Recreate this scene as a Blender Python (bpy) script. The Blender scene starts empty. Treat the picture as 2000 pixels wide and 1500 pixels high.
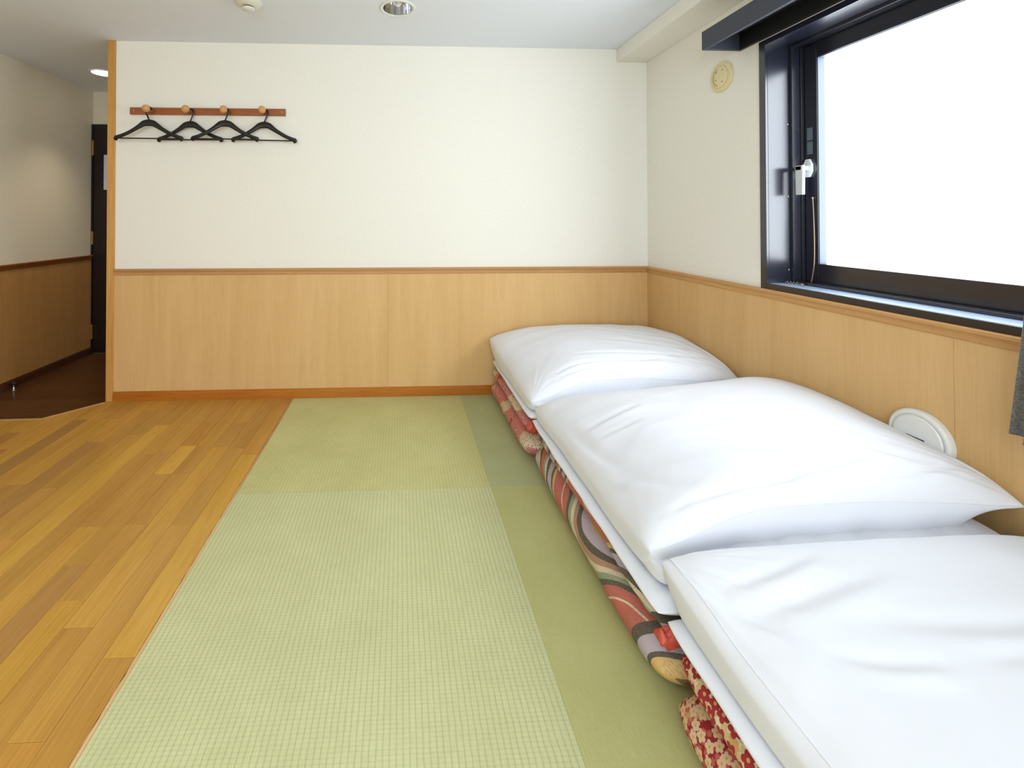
import bpy, bmesh, math, random
from mathutils import Vector, Matrix, noise
PI = math.pi
sc = bpy.context.scene
COL = sc.collection

# ------------------------------------------------------------------ camera
cam = bpy.data.cameras.new('camera')
cam_o = bpy.data.objects.new('camera', cam); COL.objects.link(cam_o)
r_ = Vector((.998977387, -.0452094821, -.000531904445))
u_ = Vector((.0000439402589, -.0107937121, .999941745))
f_ = Vector((.04521259, .99891922, .01078069))
cam_o.matrix_world = Matrix(((r_.x, u_.x, -f_.x, -1.66269), (r_.y, u_.y, -f_.y, -2.93325), (r_.z, u_.z, -f_.z, 1.15260), (0, 0, 0, 1)))
cam.sensor_fit = 'HORIZONTAL'; cam.sensor_width = 36
cam.lens = 869.9 / 2000 * 36
cam.shift_x = (1000 - 822.1) / 2000
cam.shift_y = (419.24 - 750) / 2000
cam.clip_start = .02
sc.camera = cam_o

# ------------------------------------------------------------------ light and exposure
sc.view_settings.view_transform = 'Standard'
sc.view_settings.look = 'None'
sc.view_settings.gamma = 1
sc.view_settings.use_curve_mapping = False
sc.view_settings.exposure = 0.0
w = bpy.data.worlds.new('overcast_sky'); sc.world = w; w.use_nodes = True
bg = w.node_tree.nodes['Background']
bg.inputs[0].default_value = (.89, .945, 1, 1)
bg.inputs[1].default_value = 10.0

def area(name, loc, rot, sx, sy, power, col, portal=False, spread=180):
    l = bpy.data.lights.new(name, 'AREA'); l.shape = 'RECTANGLE'; l.size = sx; l.size_y = sy
    l.energy = power; l.color = col; l.spread = math.radians(spread)
    o = bpy.data.objects.new(name, l); COL.objects.link(o); o.location = loc; o.rotation_euler = rot
    if portal: l.cycles.is_portal = True
    return o
# sky portal in the window opening
area('window_portal', (.21, -1.67, 1.40), (0, PI/2, 0), .95, 1.4, 1, (1, 1, 1), portal=True)
# added fill: unseen area lights at the near wall and under the ceiling
area('rear_fill_light', (-2.0, -4.88, 1.45), (PI/2, 0, 0), 2.6, 1.5, 78, (.80, .90, 1))
area('ceiling_fill_light', (-2.2, -3.6, 2.27), (0, 0, 0), .9, .9, 16, (.97, .98, 1))
def spot(name, loc, power, angle, col, blend=.35, size=.04):
    l = bpy.data.lights.new(name, 'SPOT'); l.energy = power; l.spot_size = math.radians(angle); l.spot_blend = blend
    l.color = col; l.shadow_soft_size = size
    o = bpy.data.objects.new(name, l); COL.objects.link(o); o.location = loc
    return o
spot('hall_lamp_light', (-3.985, .65, 2.285), 32, 84, (1, .88, .70), .9)

# ------------------------------------------------------------------ helpers
def srgb(r, g, b):
    f = lambda c: (c/255/12.92) if c/255 <= .04045 else ((c/255+.055)/1.055)**2.4
    return (f(r), f(g), f(b), 1)

class NT:
    def __init__(s, name):
        s.m = bpy.data.materials.new(name); s.m.use_nodes = True
        s.t = s.m.node_tree; s.b = s.t.nodes['Principled BSDF']
    def n(s, typ, **kw):
        nd = s.t.nodes.new(typ)
        for k, v in kw.items(): setattr(nd, k, v)
        return nd
    def l(s, a, b): s.t.links.new(a, b)
    def put(s, sock, v):
        if hasattr(v, 'links') or isinstance(v, bpy.types.NodeSocket): s.l(v, sock)
        else: sock.default_value = v
    def math(s, op, a, b=0.0, c=0.0, clamp=False):
        nd = s.n('ShaderNodeMath', operation=op); nd.use_clamp = clamp
        s.put(nd.inputs[0], a); s.put(nd.inputs[1], b); s.put(nd.inputs[2], c)
        return nd.outputs[0]
    def mix(s, f, a, b, blend='MIX'):
        nd = s.n('ShaderNodeMix', data_type='RGBA', blend_type=blend)
        s.put(nd.inputs[0], f); s.put(nd.inputs[6], a); s.put(nd.inputs[7], b)
        return nd.outputs[2]
    def coord(s, kind='Object'):
        return s.n('ShaderNodeTexCoord').outputs[kind]
    def sep(s, v):
        nd = s.n('ShaderNodeSeparateXYZ'); s.l(v, nd.inputs[0]); return nd.outputs
    def comb(s, x, y, z=0.0):
        nd = s.n('ShaderNodeCombineXYZ')
        s.put(nd.inputs[0], x); s.put(nd.inputs[1], y); s.put(nd.inputs[2], z); return nd.outputs[0]
    def scale(s, v, sx, sy, sz, loc=(0, 0, 0)):
        nd = s.n('ShaderNodeMapping'); s.l(v, nd.inputs[0]); nd.inputs['Scale'].default_value = (sx, sy, sz)
        nd.inputs['Location'].default_value = loc; return nd.outputs[0]
    def noise(s, v, scale=5, detail=3, rough=.5, dist=0):
        nd = s.n('ShaderNodeTexNoise'); s.l(v, nd.inputs['Vector'])
        nd.inputs['Scale'].default_value = scale; nd.inputs['Detail'].default_value = detail
        nd.inputs['Roughness'].default_value = rough; nd.inputs['Distortion'].default_value = dist
        return nd.outputs[0]
    def ramp(s, f, stops, interp='LINEAR'):
        nd = s.n('ShaderNodeValToRGB'); cr = nd.color_ramp; cr.interpolation = interp
        while len(cr.elements) < len(stops): cr.elements.new(.5)
        for e, (p, c) in zip(cr.elements, stops): e.position = p; e.color = c
        s.put(nd.inputs[0], f); return nd.outputs[0]
    def bump(s, h, strength=.2, dist=.001):
        nd = s.n('ShaderNodeBump'); nd.inputs['Strength'].default_value = strength
        nd.inputs['Distance'].default_value = dist; s.l(h, nd.inputs['Height']); s.l(nd.outputs[0], s.b.inputs['Normal'])
    def base(s, c): s.put(s.b.inputs['Base Color'], c)
    def set(s, rough=.5, metal=0, spec=.5):
        s.b.inputs['Roughness'].default_value = rough; s.b.inputs['Metallic'].default_value = metal
        s.b.inputs['Specular IOR Level'].default_value = spec
        return s
M = {}
def plain(name, col, rough=.5, metal=0, spec=.5):
    t = NT(name); t.base(col); t.set(rough, metal, spec); M[name] = t.m
plain('dark_aluminium', srgb(20, 22, 35), .25, 0, .95)
plain('pelmet_grey', srgb(56, 59, 70), .5)
plain('black_inside', srgb(10, 10, 14), .6)
plain('black_plastic', srgb(20, 21, 22), .3)
plain('door_dark', srgb(26, 14, 14), .35)
plain('brass', srgb(190, 155, 90), .3, .9)
plain('chain_metal', srgb(176, 158, 132), .3, .7)
plain('paper', srgb(205, 203, 215), .8)
plain('chrome', srgb(215, 217, 222), .12, 1)
plain('silver', srgb(215, 218, 218), .35, .25)
plain('handle_white', srgb(222, 228, 228), .35)
plain('label_grey', srgb(105, 118, 132), .5)
plain('cream_plastic', srgb(226, 212, 165), .5)
plain('cream_marks', srgb(160, 135, 85), .6)
plain('offwhite_plastic', srgb(222, 220, 205), .4)
plain('white_plastic', srgb(232, 232, 228), .3)
plain('dark_gap', srgb(60, 62, 66), .7)
plain('ceiling_paint', srgb(232, 237, 245), .9)
plain('rubber_black', srgb(15, 15, 18), .6)
plain('white_gasket', srgb(92, 100, 120), .5)
plain('screw_steel', srgb(190, 190, 190), .3, 1)
plain('thread_grey', srgb(205, 212, 226), .9)

# lit lamp
t = NT('lamp_lit'); t.base(srgb(255, 250, 235)); t.b.inputs['Emission Color'].default_value = (1, .95, .85, 1); t.b.inputs['Emission Strength'].default_value = 6; M['lamp_lit'] = t.m
# granular sill cover, window reflection painted in as pale blue tones
t = NT('sill_metal'); v = t.coord(); n_ = t.noise(v, 420, 3, .8); t.base(t.ramp(n_, [(.35, srgb(96, 110, 132)), (.68, srgb(176, 192, 214))])); t.set(.4, .3, .5); t.bump(n_, .4, .001); M['sill_metal'] = t.m
# glass pane
t = NT('window_glass'); out = t.t.nodes['Material Output']
tr = t.n('ShaderNodeBsdfTransparent'); tr.inputs[0].default_value = (.98, .99, 1, 1)
gl = t.n('ShaderNodeBsdfGlossy'); gl.inputs['Roughness'].default_value = .05
mx = t.n('ShaderNodeMixShader'); mx.inputs[0].default_value = .05
t.l(tr.outputs[0], mx.inputs[1]); t.l(gl.outputs[0], mx.inputs[2]); t.l(mx.outputs[0], out.inputs[0])
M['window_glass'] = t.m
# wallpaper
def wallpaper(name, c1, c2):
    t = NT(name); v = t.coord()
    a = t.noise(t.scale(v, 1, 1, 1), 160, 4, .7)
    big = t.noise(v, 60, 3, .6)
    f = t.math('ADD', t.math('MULTIPLY', a, .6), t.math('MULTIPLY', big, .4))
    t.base(t.ramp(f, [(.35, c2), (.62, c1)])); t.set(.9, 0, .2); t.bump(a, .25, .0012); M[name] = t.m
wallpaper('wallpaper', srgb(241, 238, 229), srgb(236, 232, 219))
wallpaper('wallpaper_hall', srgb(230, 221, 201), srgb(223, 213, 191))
# wood builders: grain along axis
def wood(name, light, dark, axis='Z', freq=60, rough=.4, spec=.4, streak=.5, rand=False, coat=0):
    t = NT(name); v = t.coord()
    if rand:
        inf = t.n('ShaderNodeObjectInfo')
        ad = t.n('ShaderNodeVectorMath', operation='ADD'); t.l(v, ad.inputs[0])
        t.l(t.comb(t.math('MULTIPLY', inf.outputs['Random'], 37.), t.math('MULTIPLY', inf.outputs['Random'], 11.), 0.), ad.inputs[1]); v = ad.outputs[0]
    s = {'X': (.04, 1, 1), 'Y': (1, .04, 1), 'Z': (1, 1, .04)}[axis]
    fine = t.noise(t.scale(v, *s), freq*3, 4, .65)
    s2 = {'X': (.09, 1, 1), 'Y': (1, .09, 1), 'Z': (1, 1, .07)}[axis]
    wide = t.noise(t.scale(v, *s2), freq*.22, 3, .55, .8)
    f = t.math('ADD', t.math('MULTIPLY', fine, streak), t.math('MULTIPLY', wide, 1-streak))
    c = t.ramp(f, [(.3, dark), (.68, light)])
    if rand:
        c = t.mix(1.0, c, inf.outputs['Color'], 'MULTIPLY')
    t.base(c); t.set(rough, 0, spec); t.bump(fine, .12, .0008)
    if coat: t.b.inputs['Coat Weight'].default_value = coat; t.b.inputs['Coat Roughness'].default_value = .15
    M[name] = t.m
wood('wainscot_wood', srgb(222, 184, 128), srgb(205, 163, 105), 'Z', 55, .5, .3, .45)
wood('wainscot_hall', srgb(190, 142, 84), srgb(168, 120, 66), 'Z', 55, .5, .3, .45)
wood('rail_wood_x', srgb(200, 152, 96), srgb(172, 122, 70), 'X', 60, .45)
wood('rail_wood_y', srgb(212, 166, 106), srgb(186, 136, 80), 'Y', 60, .45)
wood('baseboard_x', srgb(190, 118, 38), srgb(158, 88, 18), 'X', 60, .35)
wood('baseboard_y', srgb(150, 92, 36), srgb(118, 66, 22), 'Y', 60, .35)
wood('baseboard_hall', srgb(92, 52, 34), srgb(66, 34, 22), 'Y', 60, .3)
wood('post_wood', srgb(216, 165, 92), srgb(186, 132, 64), 'Z', 60, .45)
wood('plank_wood', srgb(255, 250, 240), srgb(214, 196, 166), 'Y', 42, .33, .5, .55, rand=True)
wood('nosing_wood', srgb(216, 178, 118), srgb(190, 148, 88), 'X', 60, .45)
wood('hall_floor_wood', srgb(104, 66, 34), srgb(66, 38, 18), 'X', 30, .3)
wood('rack_wood', srgb(168, 98, 54), srgb(138, 74, 38), 'X', 80, .35)
wood('knob_wood', srgb(222, 168, 108), srgb(190, 130, 76), 'Z', 90, .35)
wood('trim_ragged', srgb(232, 200, 150), srgb(176, 118, 62), 'Y', 30, .6, .3, .3)
# tatami: weave sheen painted in as a different tone per mat
def tatami(name, c_hi, c_lo, px, kx, py, ky, c_line):
    t = NT(name); v = t.coord(); x, y, z = t.sep(v)
    grain = t.noise(t.scale(v, 1, .05, 1), 500, 3, .6) if kx >= ky else t.noise(t.scale(v, .05, 1, 1), 500, 3, .6)
    blot = t.noise(v, 5, 4, .6)
    f = t.math('ADD', t.math('MULTIPLY', grain, .55), t.math('MULTIPLY', blot, .45))
    c = t.ramp(f, [(.32, c_lo), (.66, c_hi)])
    wob = t.math('MULTIPLY', t.math('SUBTRACT', t.noise(v, 30, 2, .5), .5), .0035)
    def lines(co, p):
        q = t.math('FRACT', t.math('MULTIPLY', t.math('ADD', co, wob), 1/p))
        d = t.math('ABSOLUTE', t.math('SUBTRACT', q, .5))
        return t.math('SMOOTH_MIN', t.math('MULTIPLY', t.math('SUBTRACT', .5, d), 1/.22), 1., .3)   # 0 in the groove, 1 outside
    gx, gy = lines(x, px), lines(y, py)
    thr = t.math('MULTIPLY', t.math('SUBTRACT', 1., gx), kx)
    brk = t.math('MULTIPLY_ADD', t.noise(t.scale(v, .3, 1, 1), 60, 2, .6), 1.6, -.3)
    thr2 = t.math('MULTIPLY', t.math('MULTIPLY', t.math('SUBTRACT', 1., gy), brk), ky)
    m = t.math('ADD', thr, thr2, clamp=True)
    t.base(t.mix(m, c, c_line)); t.set(.62, 0, .35)
    h = t.math('SUBTRACT', t.math('MULTIPLY', grain, .5), m)
    t.bump(h, .35, .0012)
    M[name] = t.m
tatami('tatami_far_left', srgb(208, 205, 146), srgb(188, 184, 122), .0145, .38, .011, .10, srgb(164, 160, 100))
tatami('tatami_far_right', srgb(186, 190, 142), srgb(172, 176, 126), .015, .12, .0085, .38, srgb(138, 142, 92))
tatami('tatami_near_left', srgb(211, 211, 162), srgb(194, 194, 144), .0148, .42, .0098, .36, srgb(150, 155, 104))
tatami('tatami_near_right', srgb(198, 196, 136), srgb(182, 180, 118), .0058, .34, .012, .08, srgb(142, 142, 74))
# white cotton
t = NT('white_cotton'); v = t.coord(); n = t.noise(v, 900, 2, .6); t.base(srgb(231, 233, 239)); t.set(.85, 0, .15)
t.b.inputs['Sheen Weight'].default_value = .15
t.bump(n, .06, .0004); M['white_cotton'] = t.m
# curtain cloth
t = NT('curtain_cloth'); v = t.coord(); n = t.noise(t.scale(v, 1, .08, 1), 260, 4, .7); t.base(t.ramp(n, [(.35, srgb(104, 101, 96)), (.65, srgb(150, 147, 140))])); t.set(.9, 0, .1); t.bump(n, .4, .001); M['curtain_cloth'] = t.m
# the sill's pale reflection is part of the sill_metal colour
# flower prints
def flowers(t, uv, scale, R=.36, rnd=.75, petals=5, depth=.35):
    vo = t.n('ShaderNodeTexVoronoi', voronoi_dimensions='2D', feature='F1'); t.l(uv, vo.inputs['Vector'])
    vo.inputs['Scale'].default_value = scale; vo.inputs['Randomness'].default_value = rnd
    sb = t.n('ShaderNodeVectorMath', operation='SUBTRACT')
    t.l(uv, sb.inputs[0]); t.l(vo.outputs['Position'], sb.inputs[1])
    x, y, z = t.sep(sb.outputs[0])
    rr = t.math('MULTIPLY', t.math('SQRT', t.math('ADD', t.math('MULTIPLY', x, x), t.math('MULTIPLY', y, y))), scale)
    th = t.math('ARCTAN2', y, x)
    lim = t.math('MULTIPLY_ADD', t.math('ABSOLUTE', t.math('COSINE', t.math('MULTIPLY', th, petals/2))), R*depth, R*(1-depth))
    return t.math('LESS_THAN', rr, lim), rr, vo
def print_pink():
    t = NT('print_pink_floral'); uv = t.coord('UV')
    zone = t.noise(uv, 7, 2, .5, .6)
    f1, r1, _ = flowers(t, uv, 125, .42, .8)
    f2, r2, _ = flowers(t, t.scale(uv, 1, 1, 1, (.3, .7, 0)), 130, .3, 1)
    ctr = t.math('LESS_THAN', r1, .13)
    dense = t.mix(f1, srgb(150, 62, 58), srgb(232, 190, 176)); dense = t.mix(ctr, dense, srgb(170, 60, 60))
    cream = t.mix(f2, srgb(222, 200, 168), srgb(110, 90, 60))
    plain_ = t.mix(t.noise(uv, 60, 2, .5), srgb(206, 128, 122), srgb(192, 108, 104))
    c = t.mix(t.math('GREATER_THAN', zone, .49), dense, plain_)
    c = t.mix(t.math('GREATER_THAN', zone, .60), c, cream)
    c = t.mix(t.math('LESS_THAN', zone, .36), c, srgb(186, 70, 66))
    t.base(c); t.set(.55, 0, .4); M['print_pink_floral'] = t.m
def print_bands():
    t = NT('print_band_waves'); uv = t.coord('UV'); x, y, z = t.sep(uv)
    # long swooping bands crossing the edge at a slant (x runs along the futon, y wraps round the fold)
    w0 = t.math('MULTIPLY_ADD', t.math('SINE', t.math('MULTIPLY', x, 6.2)), .30, t.math('MULTIPLY', x, .45))
    w1 = t.math('ADD', w0, t.math('MULTIPLY', y, 2.1))
    w2 = t.math('MULTIPLY_ADD', t.noise(uv, 3, 1, .4), .25, w1)
    fr_ = t.math('FRACT', t.math('MULTIPLY', w2, 1.12))
    K = srgb(30, 28, 30); CR = srgb(186, 76, 66); LV = srgb(176, 164, 178); OC = srgb(206, 168, 90)
    CM = srgb(216, 200, 170); GN = srgb(134, 158, 120); TP = srgb(164, 122, 96)
    stops = [(0, K), (.05, LV), (.13, K), (.165, OC), (.21, CR), (.38, CM), (.395, CR), (.48, K), (.52, GN), (.57, CM),
             (.61, TP), (.66, K), (.71, LV), (.79, OC), (.83, K), (.865, CR), (.93, GN), (.965, CM)]
    c = t.ramp(fr_, stops, 'CONSTANT')
    xe = t.math('MULTIPLY_ADD', y, -.22, x)
    endc = t.ramp(t.math('MULTIPLY', t.math('SUBTRACT', xe, 2.645), 5.), [(0, K), (.16, LV), (.36, K), (.42, OC), (.60, srgb(96, 70, 48)), (.80, srgb(60, 48, 42))], 'CONSTANT')
    c = t.mix(t.math('GREATER_THAN', xe, 2.645), c, endc)
    f2, r2, _ = flowers(t, uv, 150, .34, .9)
    sp = t.mix(.35, c, srgb(90, 70, 60))
    msk = t.math('MULTIPLY', f2, t.math('GREATER_THAN', t.noise(uv, 9, 1), .5))
    c = t.mix(msk, c, sp)
    c = t.mix(t.math('MULTIPLY', t.noise(uv, 220, 2, .6), .25), c, srgb(240, 220, 190))
    t.base(c); t.set(.6, 0, .35); M['print_band_waves'] = t.m
def print_red(name, ground, petal, petal2, sc_):
    t = NT(name); uv = t.coord('UV')
    f1, r1, _ = flowers(t, uv, sc_, .5, .75)
    f2, r2, _ = flowers(t, t.scale(uv, 1, 1, 1, (.41, .13, 0)), sc_*1.5, .42, 1)
    hz = t.noise(uv, 12, 2, .5)
    g = t.mix(t.math('GREATER_THAN', hz, .62), ground, srgb(196, 156, 96))
    c = t.mix(f2, g, petal2); c = t.mix(f1, c, petal)
    c = t.mix(t.math('LESS_THAN', r1, .12), c, srgb(206, 158, 90))
    t.base(c); t.set(.6, 0, .35); M[name] = t.m
print_pink(); print_bands()
print_red('print_red_blossom', srgb(150, 34, 40), srgb(214, 186, 148), srgb(186, 92, 84), 44)
print_red('print_cream_blossom', srgb(222, 204, 164), srgb(162, 44, 50), srgb(206, 176, 130), 34)

# ---- mesh helpers
def mesh_obj(name, verts, faces, mat, parent=None, smooth=False, uvs=None):
    me = bpy.data.meshes.new(name); me.from_pydata(verts, [], faces); me.update()
    if mat: 
        for m in (mat if isinstance(mat, list) else [mat]): me.materials.append(M[m])
    if uvs:
        ul = me.uv_layers.new(name='UVMap')
        for lp in me.loops: ul.data[lp.index].uv = uvs[lp.vertex_index]
    if smooth: me.polygons.foreach_set('use_smooth', [True]*len(me.polygons))
    o = bpy.data.objects.new(name, me); COL.objects.link(o)
    if parent: o.parent = parent
    return o
def bm_obj(name, bm, mat, parent=None, smooth=False, loc=None, angle=None):
    bmesh.ops.recalc_face_normals(bm, faces=bm.faces)
    me = bpy.data.meshes.new(name); bm.to_mesh(me); bm.free()
    for m in (mat if isinstance(mat, list) else [mat]): me.materials.append(M[m])
    if smooth:
        me.polygons.foreach_set('use_smooth', [True]*len(me.polygons))
        if angle: me.set_sharp_from_angle(angle=math.radians(angle))
    o = bpy.data.objects.new(name, me); COL.objects.link(o)
    if parent: o.parent = parent
    if loc: o.location = loc
    return o
def add_box(bm, x0, x1, y0, y1, z0, z1, bev=0):
    x0, x1 = min(x0, x1), max(x0, x1); y0, y1 = min(y0, y1), max(y0, y1); z0, z1 = min(z0, z1), max(z0, z1)
    vs = [bm.verts.new(p) for p in ((x0,y0,z0),(x1,y0,z0),(x1,y1,z0),(x0,y1,z0),(x0,y0,z1),(x1,y0,z1),(x1,y1,z1),(x0,y1,z1))]
    fs = [bm.faces.new([vs[i] for i in q]) for q in ((3,2,1,0),(4,5,6,7),(0,1,5,4),(1,2,6,5),(2,3,7,6),(3,0,4,7))]
    if bev:
        es = list({e for f in fs for e in f.edges})
        bmesh.ops.bevel(bm, geom=es, offset=bev, segments=2, affect='EDGES', profile=.5)
def box(name, x0, x1, y0, y1, z0, z1, mat, parent=None, bev=0):
    bm = bmesh.new(); add_box(bm, x0, x1, y0, y1, z0, z1, bev); return bm_obj(name, bm, mat, parent)
def add_prism(bm, pts, axis, a, b):
    """pts 2-D outline; axis the extrusion axis"""
    def P(p, t):
        return {'X': (t, p[0], p[1]), 'Y': (p[0], t, p[1]), 'Z': (p[0], p[1], t)}[axis]
    A = [bm.verts.new(P(p, a)) for p in pts]; B = [bm.verts.new(P(p, b)) for p in pts]
    bm.faces.new(A[::-1]); bm.faces.new(B)
    n = len(pts)
    for i in range(n): bm.faces.new((A[i], A[(i+1) % n], B[(i+1) % n], B[i]))
def add_lathe(bm, prof, n=32, axis='Z', c=(0, 0, 0)):
    """prof list of (r, h) along the axis"""
    rings = []
    for r, h in prof:
        ring = []
        for i in range(n):
            a = 2*PI*i/n; p, q = r*math.cos(a), r*math.sin(a)
            v = {'Z': (p, q, h), 'Y': (p, h, q), 'X': (h, p, q)}[axis]
            ring.append(bm.verts.new((c[0]+v[0], c[1]+v[1], c[2]+v[2])))
        rings.append(ring)
    for A, B in zip(rings, rings[1:]):
        for i in range(n): bm.faces.new((A[i], A[(i+1) % n], B[(i+1) % n], B[i]))
    bm.faces.new(rings[0][::-1]); bm.faces.new(rings[-1])
def add_tube(bm, pts, rad, n=8, up=Vector((0, 1, 0)), flat=1.0):
    pts = [Vector(p) for p in pts]; rings = []
    for i, p in enumerate(pts):
        d = (pts[min(i+1, len(pts)-1)] - pts[max(i-1, 0)]).normalized()
        s = d.cross(up)
        if s.length < 1e-4: s = d.cross(Vector((1, 0, 0)))
        s.normalize(); q = s.cross(d).normalized()
        r = rad[i] if isinstance(rad, (list, tuple)) else rad
        if not isinstance(r, tuple): r = (r, r*flat)
        rings.append([bm.verts.new(p + s*r[0]*math.cos(2*PI*k/n) + q*r[1]*math.sin(2*PI*k/n)) for k in range(n)])
    for A, B in zip(rings, rings[1:]):
        for i in range(n): bm.faces.new((A[i], A[(i+1) % n], B[(i+1) % n], B[i]))
    bm.faces.new(rings[0][::-1]); bm.faces.new(rings[-1])
def tag(o, label=None, cat=None, group=None, kind=None):
    if label: o['label'] = label
    if cat: o['category'] = cat
    if group: o['group'] = group
    if kind: o['kind'] = kind
    return o
def struct(o, label, cat): return tag(o, label, cat, None, 'structure')
def thing(name, loc, label, cat, group=None, kind=None):
    o = bpy.data.objects.new(name, None); COL.objects.link(o); o.location = loc; o.empty_display_size = .05
    return tag(o, label, cat, group, kind)
def plabel(o, label): o['label'] = label; return o

# ------------------------------------------------------------------ room constants
CEIL = 2.30; RAIL = .8376; RB = .797
XL = -4.42; HX = -3.487; PX = -3.532; HY = 1.183; YN = -5.0; HF = -.04
WT = -2.352      # tatami edge
# ------------------------------------------------------------------ structure: walls
wr = box('wall_right', 0, .2, -.951, 1.3, -.06, CEIL, 'wallpaper')
struct(wr, 'cream papered wall holding the black window, with pale wood wainscot below', 'wall')
WY0, WY1, WZ0, WZ1 = -.985, -2.45, .863, 1.945
box('wall_segment', 0, .2, -.951, WY1-.03, -.06, .838, 'wallpaper', wr)
box('wall_segment', 0, .2, -.951, WY1-.03, 1.97, CEIL, 'wallpaper', wr)
box('wall_segment', 0, .2, WY1-.03, YN, -.06, CEIL, 'wallpaper', wr)
wb = box('wall_back', HX, 0, 0, .12, -.06, CEIL, 'wallpaper')
struct(wb, 'cream papered wall behind the coat rack, pale wood wainscot below', 'wall')
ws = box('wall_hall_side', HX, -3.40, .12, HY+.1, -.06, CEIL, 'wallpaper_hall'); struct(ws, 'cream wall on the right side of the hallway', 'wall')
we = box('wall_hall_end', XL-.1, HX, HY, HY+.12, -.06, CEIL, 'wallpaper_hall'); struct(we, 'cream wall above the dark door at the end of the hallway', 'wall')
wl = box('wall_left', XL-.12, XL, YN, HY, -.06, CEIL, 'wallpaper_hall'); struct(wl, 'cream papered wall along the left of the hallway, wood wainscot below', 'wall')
wf = box('wall_front', XL-.12, .16, YN-.12, YN, -.06, CEIL, 'wallpaper'); struct(wf, 'plain cream wall on the near side of the room', 'wall')
ce = box('ceiling', XL-.12, .16, YN-.12, HY+.12, CEIL, CEIL+.1, 'ceiling_paint'); struct(ce, 'smooth pale grey white ceiling', 'ceiling')
cb = box('ceiling_beam', -.2067, -.0005, YN+.001, -.0005, 2.2136, CEIL-.0005, 'wallpaper', bev=.003); struct(cb, 'cream papered boxed beam where ceiling meets the window wall', 'beam')
# post at the end of the back wall
po = box('trim_post', PX, HX+.0005, -.012, .135, HF, CEIL-.001, 'post_wood', bev=.002); struct(po, 'slim honey coloured wooden post capping the end of the back wall', 'post')
# wainscot panels
def wain(parent, axis, a, b, face, z0, z1, mat, step=.91):
    n = max(1, round(abs(b-a)/step)); d = (b-a)/n
    for i in range(n):
        p, q = a+d*i, a+d*(i+1); g = .0004*(1 if d > 0 else -1)
        if axis == 'X': box('wainscot_panel', p+g, q-g, face-.006, face, z0, z1, mat, parent)
        elif axis == 'Y': box('wainscot_panel', face-.006, face, p+g, q-g, z0, z1, mat, parent)
        else: box('wainscot_panel', face, face+.006, p+g, q-g, z0, z1, mat, parent)
wain(wb, 'X', HX, -.006, 0, .05, RB+.005, 'wainscot_wood', 1.75)
wain(wr, 'Y', 0, YN, 0, .05, RB+.005, 'wainscot_wood', 1.82)
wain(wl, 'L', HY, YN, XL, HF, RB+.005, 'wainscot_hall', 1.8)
# chair rails (two stepped moulding)
def railprof(s): # outline (depth, z)
    return [(0, RB), (-.010, RB), (-.012, RB+.003), (-.012, RB+.020), (-.0145, RB+.0215), (-.0145, RB+.024), (-.020, RB+.027), (-.021, RAIL-.004), (-.018, RAIL), (0, RAIL)]
bm = bmesh.new(); add_prism(bm, railprof(0), 'X', HX, -.0005); struct(bm_obj('trim_1', bm, 'rail_wood_x'), 'wood chair rail moulding across the back wall', 'trim')
bm = bmesh.new(); add_prism(bm, [(p[0], p[1]) for p in railprof(0)], 'Y', -.0215, YN); struct(bm_obj('trim_2', bm, 'rail_wood_y'), 'wood chair rail moulding running under the window', 'trim')
bm = bmesh.new(); add_prism(bm, [(XL-p[0], p[1]) for p in railprof(0)], 'Y', HY-.001, YN); struct(bm_obj('trim_3', bm, 'baseboard_y'), 'wood chair rail along the hallway wall', 'trim')
def baseprof(z0, h): return [(0, z0), (-.016, z0), (-.016, z0+h-.014), (-.013, z0+h-.010), (-.013, z0+h-.004), (-.009, z0+h), (0, z0+h)]
bm = bmesh.new(); add_prism(bm, baseprof(0, .060), 'X', HX, -.0005); struct(bm_obj('baseboard_back', bm, 'baseboard_x'), 'glossy orange brown baseboard along the back wall', 'baseboard')
bm = bmesh.new(); add_prism(bm, baseprof(0, .060), 'Y', -.017, YN); struct(bm_obj('baseboard_right', bm, 'baseboard_y'), 'brown baseboard along the window wall', 'baseboard')
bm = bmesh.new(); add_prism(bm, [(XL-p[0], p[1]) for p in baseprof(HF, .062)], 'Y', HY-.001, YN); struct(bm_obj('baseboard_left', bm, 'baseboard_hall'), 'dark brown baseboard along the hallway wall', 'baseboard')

# ------------------------------------------------------------------ floor
fl = box('floor', XL, .0, YN, 0, -.10, -.012, 'hall_floor_wood'); struct(fl, 'honey coloured plank floor left of the tatami mats', 'floor')
# (the part of the slab under the step of the hall is cut by its own lower floor)
YE1, YE0 = -.240, -.010; XE = -3.742      # edge of the raised floor: diagonal then parallel to the back wall
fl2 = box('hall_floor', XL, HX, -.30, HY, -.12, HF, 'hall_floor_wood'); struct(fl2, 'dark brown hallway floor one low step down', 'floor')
# rebuild main slab outline so that it leaves the hall recess free
bpy.data.objects.remove(fl)
bm = bmesh.new()
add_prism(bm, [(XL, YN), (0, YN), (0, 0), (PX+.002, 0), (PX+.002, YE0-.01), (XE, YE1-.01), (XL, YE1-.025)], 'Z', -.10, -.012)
fl = bm_obj('floor', bm, 'hall_floor_wood'); struct(fl, 'honey coloured plank floor left of the tatami mats', 'floor')
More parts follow.
